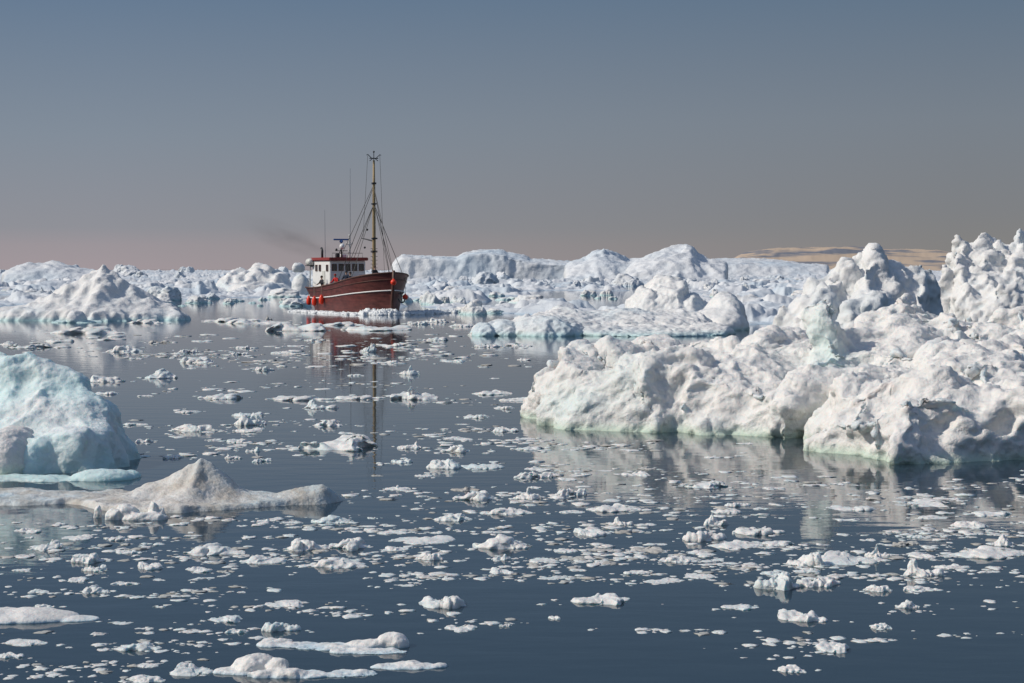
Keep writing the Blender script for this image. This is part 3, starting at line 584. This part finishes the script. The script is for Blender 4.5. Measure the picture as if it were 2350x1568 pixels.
def hx(t, z):
    g = zg(t); u = max(0, min(1, z/g)); return t*(LB-.5*(1-u)**1.2) + .35*(1-u)*(1-t)
bm = bmesh.new(); ts = [i/44 for i in range(45)]; us = [0,.1,.25,.42,.58,.72,.86,1.0]
ts = [1-(1-t_)**1.5 for t_ in ts]
grid = {}
for sgn in (-1,1):
    for i, t_ in enumerate(ts):
        zz = [-.7,-.35]+[u*zg(t_) for u in us]
        for j, z in enumerate(zz): grid[(sgn,i,j)] = bm.verts.new((hx(t_, z), sgn*hb(t_, z), z))
nj = 10
for sgn in (-1,1):
    for i in range(44):
        for j in range(nj-1): bm.faces.new((grid[(sgn,i,j)], grid[(sgn,i+1,j)], grid[(sgn,i+1,j+1)], grid[(sgn,i,j+1)]))
for j in range(nj-1):
    bm.faces.new((grid[(-1,0,j)], grid[(1,0,j)], grid[(1,0,j+1)], grid[(-1,0,j+1)])); bm.faces.new((grid[(-1,44,j)], grid[(1,44,j)], grid[(1,44,j+1)], grid[(-1,44,j+1)]))
bmesh.ops.recalc_face_normals(bm, faces=bm.faces)
me = bpy.data.meshes.new('hull'); bm.to_mesh(me); bm.free(); me.polygons.foreach_set('use_smooth', [True]*len(me.polygons)); link('hull', me, HULL, boat)
bm = bmesh.new(); prev = None
for t_ in ts[1:-1]:
    z = zg(t_)-.85; a = bm.verts.new((hx(t_,z), -hb(t_,z)+.03, z)); c = bm.verts.new((hx(t_,z), hb(t_,z)-.03, z))
    if prev: bm.faces.new((prev[0], a, c, prev[1]))
    prev = (a, c)
me = bpy.data.meshes.new('deck'); bm.to_mesh(me); bm.free(); link('deck', me, DECK, boat)
def side(u, off, r, name, mat, t0=0, t1=1):
    for sgn in (-1,1):
        mb = MB(); mb.tube([(hx(t_,u*zg(t_))+ (off if t_ > .99 else 0), sgn*(hb(t_,u*zg(t_))+off), u*zg(t_)) for t_ in ts if t0 <= t_ <= t1], r, 6); mb.build(name, mat, boat, True)
side(.58, .03, .05, 'rubbing_strake', WHITE); side(1.0, 0, .06, 'gunwale_rail', BROWNW); side(.84, .02, .028, 'upper_strake', BROWNW)
mb = MB(); mb.tube([(LB+.06, 0, 3.4), (LB-.05, 0, 2.4), (LB-.28, 0, 1.2), (LB-.5, 0, -.3)], [.12,.13,.13,.12], 8); mb.build('stem_post', BROWNW, boat, True)
an = MB().tube([(0,0,0),(0,0,-.8)], .04).tube([(0,-.38,-.5),(0,-.2,-.75),(0,0,-.84),(0,.2,-.75),(0,.38,-.5)], .05).box((0,0,-.1), (.06,.5,.06)).build('anchor', DARK, boat)
an.location = (LB-.05, .6, 1.75); an.rotation_euler = (0,R(-12),R(20))
# wheelhouse
WX0, WX1, WW, WZ0, WZ1 = 1.0, 5.5, 1.52, 1.05, 4.2
wh = MB().box(((WX0+WX1)/2, 0, (WZ0+WZ1)/2), (WX1-WX0, 2*WW, WZ1-WZ0), bevel=.06).build('wheelhouse', WHITE, boat)
MB().box(((WX0+WX1)/2+.08, 0, WZ1+.12), (WX1-WX0+.42, 2*WW+.3, .26), bevel=.05).build('roof', RED, wh)
def window(c, w, h, ax, parent):
    fr = MB()
    if ax == 'x':
        for s_ in (-1,1): fr.box((c[0]+.02, c[1]+s_*w/2, c[2]), (.06, .05, h+.05)).box((c[0]+.023, c[1], c[2]+s_*h/2), (.06, w-.05, .05))
        p = MB().box((c[0]+.012, c[1], c[2]), (.02, w-.04, h-.04))
    else:
        for s_ in (-1,1): fr.box((c[0]+s_*w/2, c[1]-.02, c[2]), (.05, .06, h+.05)).box((c[0], c[1]-.023, c[2]+s_*h/2), (w-.05, .06, .05))
        p = MB().box((c[0], c[1]-.012, c[2]), (w-.04, .02, h-.04))
    f = fr.build('window', BROWNW, parent); p.build('pane', GLASS, f)
for k in range(5): window((WX1, -1.16+k*.58, 3.65), .37, .52, 'x', boat)
for xx in (2.1, 3.0, 4.85): window((xx, -WW, 3.6), .45, .48, 'y', boat)
dr = MB().box((3.95, -WW-.02, 2.5), (.66,.05,1.75), bevel=.01).build('door', CREAM, boat); MB().ball((4.2,-WW-.07,2.4), .035, 1).build('handle', DARK, dr)
MB().tube([(WX1+.03,-1.3,2.6),(WX1+.05,0,2.62),(WX1+.03,1.3,2.6)], .025).build('handrail', DARK, boat)
MB().tube([(1.7,-.9,4.2),(1.7,-.9,5.05),(1.5,-.9,5.25)], .1).build('exhaust_pipe', DARK, boat, True)
rm = MB().tube([(3.9,0,4.2),(3.9,0,5.7)], .05).tube([(3.45,-.3,4.2),(3.9,0,5.2)], .03).tube([(3.45,.3,4.2),(3.9,0,5.2)], .03).box((3.9,0,5.0), (.5,.9,.05)).build('radar_mast', DARK, boat)
MB().ball((3.9,0,5.76), (.16,.16,.12)).box((3.9,0,5.92), (.12,1.35,.13), bevel=.03).build('radar_scanner', BLUEP, rm)
MB().ball((4.1,.0,5.35), (.22,.22,.26)).build('radar_dome', WHITE, rm, True)
MB().ball((3.9,-.42,5.1), .1).build('searchlight', DARK, rm)
MB().tube([(4.9,.35,4.2),(4.9,.35,6.2)], [.06,.04]).box((4.9,.35,5.5), (.06,.5,.05)).ball((4.9,.35,6.25), .08).ball((4.9,.12,5.6), .07).ball((4.9,.58,5.6), .07).build('light_mast', CREAM, boat)
MB().tube([(4.9,.42,4.3),(4.95,.42,11.7)], [.028,.014], 5).build('whip_antenna', GREY, boat)
MB().tube([(1.6,-.6,4.3),(1.55,-.62,8.4)], [.026,.014], 5).build('whip_antenna', GREY, boat)
MB().box((5.0,-.7,4.6), (.4,.3,.35), bevel=.04).build('roof_box', DARK, boat); MB().box((2.8,.5,4.6), (.6,.5,.3), bevel=.04).build('roof_box', WHITE, boat)
MB().tube([(5.4,-1.3,4.44),(5.4,-1.3,4.8),(5.4,1.3,4.8),(5.4,1.3,4.44)], .02).build('roof_rail', DARK, boat)
gz = 3.75
MB().tube([(.4,-1.55,1.1),(.4,-1.5,gz),(.4,1.5,gz),(.4,1.55,1.1)], .06).tube([(1.1,-1.42,gz-.1),(.4,-1.5,gz)], .04).tube([(1.1,1.42,gz-.1),(.4,1.5,gz)], .04).build('stern_gantry', CREAM, boat)
MB().tube([(.0,-1.55,gz+.34),(.15,-1.55,gz+.34),(1.3,-1.75,gz+.34),(1.45,-1.75,gz+.34)], [.15,.3,.3,.15], 12).build('life_raft_canister', CREAM, boat, True)
MB().box((.7,-1.6,gz+.04), (1.3,.5,.06)).build('raft_cradle', DARK, boat)
MB().tube([(0,-1.6,2.75),(1.8,-2.0,2.7)], .02).tube([(0,-1.6,2.4),(1.8,-2.0,2.35)], .02).tube([(0.1,-1.62,1.9),(.1,-1.62,2.75)], .025).tube([(1.0,-1.82,1.9),(1.0,-1.82,2.72)], .025).tube([(1.8,-2.0,1.9),(1.8,-2.0,2.7)], .025).build('stern_rail', GREY, boat)
# mast
MX = LB-4.3
mast = MB().tube([(MX,0,1.7),(MX,0,4),(MX,0,9),(MX,0,12.0)], [.15,.145,.12,.08], 12).build('mast', OCHRE, boat, True)
MB().tube([(MX,0,12),(MX,0,12.65)], .03).box((MX,0,12.15), (.08,.7,.07)).tube([(MX,-.12,12.1),(MX,-.5,12.45),(MX,-.6,12.4)], .03).tube([(MX,.12,12.1),(MX,.5,12.45),(MX,.6,12.4)], .03).ball((MX,0,12.66), .08).tube([(MX,-.35,11.95),(MX,0,12.2),(MX,.35,11.95)], .03).build('masthead_lights', DARK, mast)
MB().box((MX,0,10.2), (.3,.3,.14)).box((MX,0,8.6), (.34,.34,.1)).box((MX+.1,0,5.9),(.3,.4,.12)).box((MX,0,4.9),(.42,.42,.1)).build('mast_band', DARK, mast)
MB().tube([(MX-.15,0,5.7),(MX-1.9,-.35,5.95)], [.06,.04]).build('boom', DARK, mast)
for k in range(9): MB().box((MX, 0, 2.7+k*.3), (.06,.55,.035)).build('mast_step', DARK, mast)
for sg in (-1,1):
    for xx, top in ((MX-2.2,10.0),(MX-1.3,8.6),(MX+.9,8.6)):
        tt = (xx)/LB; MB().tube([(MX,0,top),(xx,sg*(hb(tt,zg(tt))-.05),zg(tt))], .022, 5).build('shroud', WIRE, mast)
MB().tube([(MX,0,9.9),(LB-.1,0,3.4)], .024, 5).build('forestay', WIRE, mast); MB().tube([(MX,0,8.7),(LB-.9,0,3.1)], .02, 5).build('forestay', WIRE, mast)
MB().tube([(MX,0,10.1),(WX1-.3,-.6,4.3)], .02, 5).build('backstay', WIRE, mast); MB().tube([(MX,0,8.6),(WX1-.3,.6,4.3)], .02, 5).build('backstay', WIRE, mast); MB().tube([(MX,-.5,12.4),(MX-.3,-.8,6)], .014, 5).build('halyard', WIRE, mast)
MB().tube([(MX,.5,12.4),(MX-.1,.9,3.2)], .014, 5).build('halyard', WIRE, mast)
MB().ball((MX-1.0,-.2,6.6),.1,1).ball((MX-1.3,-.3,5.2),.1,1).build('rigging_block', DARK, mast)
MB().box((MX-.9,.2,2.35), (.9,1.2,.7), bevel=.08).tube([(MX-.9,-.9,2.6),(MX-.9,.9,2.6)], .2, 12).build('winch', DARK, boat); MB().box((MX-2.5,.1,2.0), (1.5,1.6,.7), bevel=.05).build('hatch', BROWNW, boat)
MB().box((MX+1.6,0,2.75), (.6,.6,.9), bevel=.08).tube([(MX+1.6,-.6,3.1),(MX+1.6,.6,3.1)], .15, 10).build('anchor_windlass', DARK, boat)
def hang(name, loc, rr, label, cat, group, long=True, top=.8):
    e = empty(name, BM @ Vector(loc)); tag(e, label, cat, group)
    mb = MB()
    if long: mb.tube([(0,0,-rr*1.9),(0,0,-rr*1.5),(0,0,-rr*.5),(0,0,rr*.6),(0,0,rr*1.5),(0,0,rr*2.0)], [rr*.3,rr*.85,rr,rr*.95,rr*.6,rr*.2], 12)
    else: mb.ball((0,0,0), rr, 3); mb.tube([(0,0,rr*.8),(0,0,rr*1.25)], rr*.28)
    mb.build('float', ORANGE, e, True); MB().tube([(0,0,rr*1.2),(0,0,top)], .02, 5).build('rope', ROPE, e)
for i, (xx, z, lab) in enumerate(((.35,.9,'red fender hanging nearest the stern on the boat side'),(3.7,.9,'red fender hanging second from the stern, middle of three'),(5.9,1.05,'red fender nearest the bow of the three along the boat side'))):
    t_ = xx/LB; hang('fender', (xx, -hb(t_,z)-.22, z), .2, lab, 'fender', 'red fenders along the boat side', True, zg(t_)-z)
hang('buoy', (LB+.27, -.1, 2.5), .23, 'red round buoy hanging at the stem of the boat', 'buoy', None, False, .8)
hang('buoy', (15.0, hb(15.0/LB,2.0)+.2, 1.35), .22, 'red round buoy on the far side of the bow, near the water', 'buoy', None, False, 1.6)
lb = empty('lifebuoy', BM @ Vector((WX1+.75,.9,2.65)), BRZ+math.pi/2); tag(lb, 'orange ring lifebuoy beside the wheelhouse front', 'lifebuoy')
mb = MB(); mb.tube([(.3*math.cos(a),0,.3*math.sin(a)) for a in [k*math.pi/12 for k in range(25)]], .07, 8); mb.build('ring', ORANGE, lb, True)
MB().box((0,0,.3), (.1,.15,.16)).box((0,0,-.3), (.1,.15,.16)).build('band', WHITE, lb)
# ------------------------------------------------------------------ people
SKIN = simple('skin', (.55,.34,.25), .5, .1)
def skinmesh(name, verts, edges, mat, parent, sub=1):
    me = bpy.data.meshes.new(name); me.from_pydata([v[0] for v in verts], edges, []); o = bpy.data.objects.new('tmp', me); COL.objects.link(o)
    md = o.modifiers.new('k', 'SKIN'); md.use_smooth_shade = True
    for i, v in enumerate(verts): r = v[1]; o.data.skin_vertices[0].data[i].radius = r if isinstance(r, tuple) else (r, r)
    o.data.skin_vertices[0].data[0].use_root = True
    o.modifiers.new('s', 'SUBSURF').levels = sub
    dg = bpy.context.evaluated_depsgraph_get(); m2 = bpy.data.meshes.new_from_object(o.evaluated_get(dg)); bpy.data.objects.remove(o)
    m2.materials.clear(); return link(name, m2, mat, parent)
def person(loc, rz, jacket, trousers, hat, label, arms=((.28,.1,1.15),(.3,.25,1.05)), lean=.06):
    e = empty('person', BM @ Vector(loc), BRZ+rz); tag(e, label, 'person')
    J = simple('jacket', jacket, .8, .15, 8); T = simple('trousers', trousers, .85, .15, 8); Hm = simple('hat', hat, .8)
    lx = lean
    V = [((0,0,.95),(.13,.11)), ((lx*.5,0,1.15),(.125,.105)), ((lx,0,1.38),(.15,.11)), ((lx*1.2,0,1.48),.055), ((lx*1.6,0,1.56),.075), ((lx*1.6+.01,0,1.66),.095), ((lx*1.6,0,1.73),.07)]
    E = [(0,1),(1,2),(2,3),(3,4),(4,5),(5,6)]; jv = [((0,0,.86),(.15,.13)), ((lx*.5,0,1.12),(.155,.13)), ((lx,0,1.36),(.175,.135)), ((lx*1.2,0,1.47),.08)]; je = [(0,1),(1,2),(2,3)]
    tv = [((0,0,.98),(.14,.12))]; te = []
    for k, sg in enumerate((1,-1)):
        n = len(V); V += [((0,sg*.1,.88),.09), ((.02,sg*.11,.5),.06), ((0,sg*.12,.09),.04), ((.14,sg*.13,.05),.035)]; E += [(0,n),(n,n+1),(n+1,n+2),(n+2,n+3)]
        n = len(tv); tv += [((0,sg*.1,.86),.105), ((.02,sg*.11,.5),.08), ((0,sg*.12,.12),.07)]; te += [(0,n),(n,n+1),(n+1,n+2)]
        hx_, hy, hz_ = arms[k]; n = len(V); el = ((lx+hx_*.35), sg*(.27+hy*.1), 1.14); hd = Vector((hx_+lx, sg*hy+sg*.1, hz_))
        V += [((lx,sg*.18,1.4),.06), (el,.045), (tuple(hd),.03), (tuple(hd+Vector((.06,0,-.02))),(.035,.02))]; E += [(2,n),(n,n+1),(n+1,n+2),(n+2,n+3)]
        b0 = n+3; hp = hd+Vector((.06,0,-.02))
        for q in range(4):
            ln = [.07,.08,.075,.06][q]; a = len(V); V += [(tuple(hp+Vector((.035,(q-1.5)*.02,-.005))),.009), (tuple(hp+Vector((.035+ln*.6,(q-1.5)*.022,-.02))),.008), (tuple(hp+Vector((.035+ln,(q-1.5)*.022,-.05))),.007)]; E += [(b0,a),(a,a+1),(a+1,a+2)]
        a = len(V); V += [(tuple(hp+Vector((0,-sg*.045,0))),.011), (tuple(hp+Vector((.04,-sg*.06,-.02))),.009)]; E += [(b0,a),(a,a+1)]
        n = len(jv); jv += [((lx,sg*.19,1.4),.08), (el,.065), (tuple(hd+Vector((-.01,0,0))),.05)]; je += [(2,n),(n,n+1),(n+1,n+2)]
    skinmesh('body', V, E, SKIN, e); skinmesh('jacket', jv, je, J, e); skinmesh('trousers', tv, te, T, e)
    hc = Vector((lx*1.6, 0, 1.66))
    MB().ball(hc+Vector((-.012,0,.03)), (.115,.1,.11)).build('hat', Hm, e, True); MB().ball(hc+Vector((.105,0,-.02)), (.02,.014,.025),1).build('nose', SKIN, e, True)
    for sg in (1,-1): MB().ball(hc+Vector((.09,sg*.035,.0)), .012,1).build('eye', DARK, e); MB().ball(hc+Vector((0,sg*.095,-.02)), (.02,.012,.03),1).build('ear', SKIN, e, True)
    for sg in (1,-1): MB().box((.05,sg*.12,.05), (.27,.1,.1), bevel=.03).build('boot', DARK, e)
    return e
def dz(x): return zg(x/LB)-.85
person((4.6,-1.85,dz(4.6)), R(-80), (.02,.022,.03), (.02,.02,.025), (.03,.025,.02), 'person in dark clothes standing at the boat rail beside the wheelhouse door')
person((6.7,-1.35,dz(6.7)), R(-60), (.6,.02,.02), (.03,.03,.05), (.35,.03,.02), 'person in red jacket leaning on the boat rail below the wheelhouse windows', lean=.14)
person((9.4,-1.45,dz(9.4)), R(-40), (.03,.045,.08), (.02,.02,.03), (.02,.03,.05), 'person in dark blue jacket standing at the rail ahead of the red jacket')
person((8.6,-.8,dz(8.6)), R(-110), (.04,.05,.06), (.03,.03,.03), (.05,.04,.035), 'person in grey jacket standing just behind the dark blue jacket, mostly hidden')
person((12.9,-.4,dz(12.9)), R(20), (.035,.03,.03), (.02,.02,.03), (.06,.03,.02), 'person in black standing on the foredeck in front of the mast', lean=.02)
# ------------------------------------------------------------------ bow wave
FOAM = simple('foam', (.76,.79,.80), .6, .12, 9, bump=.1)
fp = []
rnd = random.Random(5)
def foamline(pts_, n, wdt, hgt):
    for i in range(n):
        u = rnd.random()*(len(pts_)-1); k = int(u); a = Vector(pts_[k]).lerp(Vector(pts_[min(k+1,len(pts_)-1)]), u-k); q = BM @ Vector((a.x+rnd.gauss(0,.25), a.y+rnd.gauss(0,wdt), 0)); w = rnd.uniform(.08,.34)
        fp.append((q.x, q.y, w*1.6, w, rnd.uniform(.3,1)*hgt*(.4+w)))
foamline([(15.6,-.2,0),(14.4,-2.1,0),(11,-2.7,0),(6,-2.9,0),(1,-3.1,0)], 2000, .25, .24)
foamline([(15.7,-.1,0),(16.0,-.6,0),(14.9,-1.8,0)], 900, .3, .6); foamline([(15.7,.2,0),(14.9,2.2,0),(12.5,4.4,0),(9,7.2,0)], 1800, .4, .36)
brash('bow_wave', fp, FOAM, 'white foam bow wave thrown up around the boat hull'); bpy.data.objects['bow_wave']['category'] = 'wave'
# ------------------------------------------------------------------ smoke
m, t, b = nt('diesel_smoke'); N = t.nodes; L = t.links; N.remove(b)
pv = N.new('ShaderNodeVolumePrincipled'); pv.inputs['Color'].default_value = (.2,.19,.19,1)
tc = N.new('ShaderNodeTexCoord'); ln = N.new('ShaderNodeVectorMath'); ln.operation = 'LENGTH'; L.new(tc.outputs['Object'], ln.inputs[0])
mr = N.new('ShaderNodeMapRange'); mr.inputs[1].default_value = 1; mr.inputs[2].default_value = .1; mr.inputs[3].default_value = 0; mr.inputs[4].default_value = .17; L.new(ln.outputs['Value'], mr.inputs[0])
sxx = N.new('ShaderNodeSeparateXYZ'); L.new(tc.outputs['Object'], sxx.inputs[0]); mg = N.new('ShaderNodeMapRange'); mg.inputs[1].default_value = -1; mg.inputs[2].default_value = .9; mg.inputs[3].default_value = .3; mg.inputs[4].default_value = 1.6; L.new(sxx.outputs[0], mg.inputs[0])
nn = N.new('ShaderNodeTexNoise'); nn.inputs['Scale'].default_value = 2.4; nn.inputs['Detail'].default_value = 4; L.new(tc.outputs['Object'], nn.inputs[0])
m2 = N.new('ShaderNodeMapRange'); m2.inputs[1].default_value = .35; m2.inputs[2].default_value = .7; m2.inputs[4].default_value = 1.6; L.new(nn.outputs['Fac'], m2.inputs[0])
mm = N.new('ShaderNodeMath'); mm.operation = 'MULTIPLY'; L.new(mr.outputs[0], mm.inputs[0]); L.new(m2.outputs[0], mm.inputs[1])
mm2 = N.new('ShaderNodeMath'); mm2.operation = 'MULTIPLY'; L.new(mm.outputs[0], mm2.inputs[0]); L.new(mg.outputs[0], mm2.inputs[1]); L.new(mm2.outputs[0], pv.inputs['Density'])
L.new(pv.outputs[0], N['Material Output'].inputs['Volume'])
sm = MB().ball((0,0,0), 1, 3).build('smoke', m); c = P(655,545,167); sm.location = c; sm.scale = (5.0,1.8,1.35); sm.rotation_euler = (0,R(21),0)
tag(sm, 'faint dark smoke drifting left from the boat exhaust', 'smoke', kind='stuff')
# ------------------------------------------------------------------ light
SUN_EL = R(39); to_sun = Vector((-.98, -.12, 0)).normalized()
dirv = Vector((to_sun.x*math.cos(SUN_EL), to_sun.y*math.cos(SUN_EL), math.sin(SUN_EL)))
sd = bpy.data.lights.new('sun', 'SUN'); sd.energy = 3.2; sd.angle = R(.5); sd.color = (1,.93,.83); so = bpy.data.objects.new('sun', sd); COL.objects.link(so)
so.rotation_euler = dirv.to_track_quat('Z', 'Y').to_euler()
Wd = bpy.data.worlds.new('World'); S.world = Wd; Wd.use_nodes = True; N = Wd.node_tree.nodes; L = Wd.node_tree.links; bg = N['Background']
sky = N.new('ShaderNodeTexSky'); sky.sky_type = 'NISHITA'; sky.sun_disc = False; sky.sun_elevation = SUN_EL; sky.sun_rotation = math.atan2(dirv.x, dirv.y)
tc = N.new('ShaderNodeTexCoord'); sx = N.new('ShaderNodeSeparateXYZ'); L.new(tc.outputs['Generated'], sx.inputs[0])
def lin(c): return tuple(((v/255)/12.92 if v/255 < .04045 else ((v/255+.055)/1.055)**2.4) for v in c)
def ramp(stops):
    r = N.new('ShaderNodeValToRGB'); L.new(mz.outputs[0], r.inputs[0]); e = r.color_ramp.elements
    while len(e) < len(stops): e.new(.5)
    for k, (p, c) in enumerate(stops): e[k].position = p; e[k].color = (*lin(c), 1)
    return r
mz = N.new('ShaderNodeMapRange'); mz.inputs[1].default_value = -.002; mz.inputs[2].default_value = .25; L.new(sx.outputs[2], mz.inputs[0])
lo = ramp([(0,(163,152,156)),(.055,(156,149,154)),(.09,(144,145,152)),(.27,(130,141,154)),(.54,(102,123,147)),(1,(82,104,129))])
hi = ramp([(0,(134,130,128)),(.06,(131,130,129)),(.12,(127,129,132)),(.3,(120,129,139)),(.54,(98,117,137)),(1,(82,104,129))])
ma = N.new('ShaderNodeMapRange'); ma.inputs[1].default_value = -.2; ma.inputs[2].default_value = .22; L.new(sx.outputs[0], ma.inputs[0])
mxa = N.new('ShaderNodeMix'); mxa.data_type = 'RGBA'; L.new(ma.outputs[0], mxa.inputs[0]); L.new(lo.outputs[0], mxa.inputs[6]); L.new(hi.outputs[0], mxa.inputs[7])
sc = N.new('ShaderNodeVectorMath'); sc.operation = 'SCALE'; sc.inputs['Scale'].default_value = 10.0; L.new(mxa.outputs[2], sc.inputs[0])
mb_ = N.new('ShaderNodeMapRange'); mb_.inputs[1].default_value = .2; mb_.inputs[2].default_value = .6; L.new(sx.outputs[2], mb_.inputs[0])
sc2 = N.new('ShaderNodeVectorMath'); sc2.operation = 'SCALE'; sc2.inputs['Scale'].default_value = 1.2; L.new(sky.outputs[0], sc2.inputs[0])
mxb = N.new('ShaderNodeMix'); mxb.data_type = 'RGBA'; L.new(mb_.outputs[0], mxb.inputs[0]); L.new(sc.outputs[0], mxb.inputs[6]); L.new(sc2.outputs[0], mxb.inputs[7])
L.new(mxb.outputs[2], bg.inputs[0]); bg.inputs[1].default_value = .1
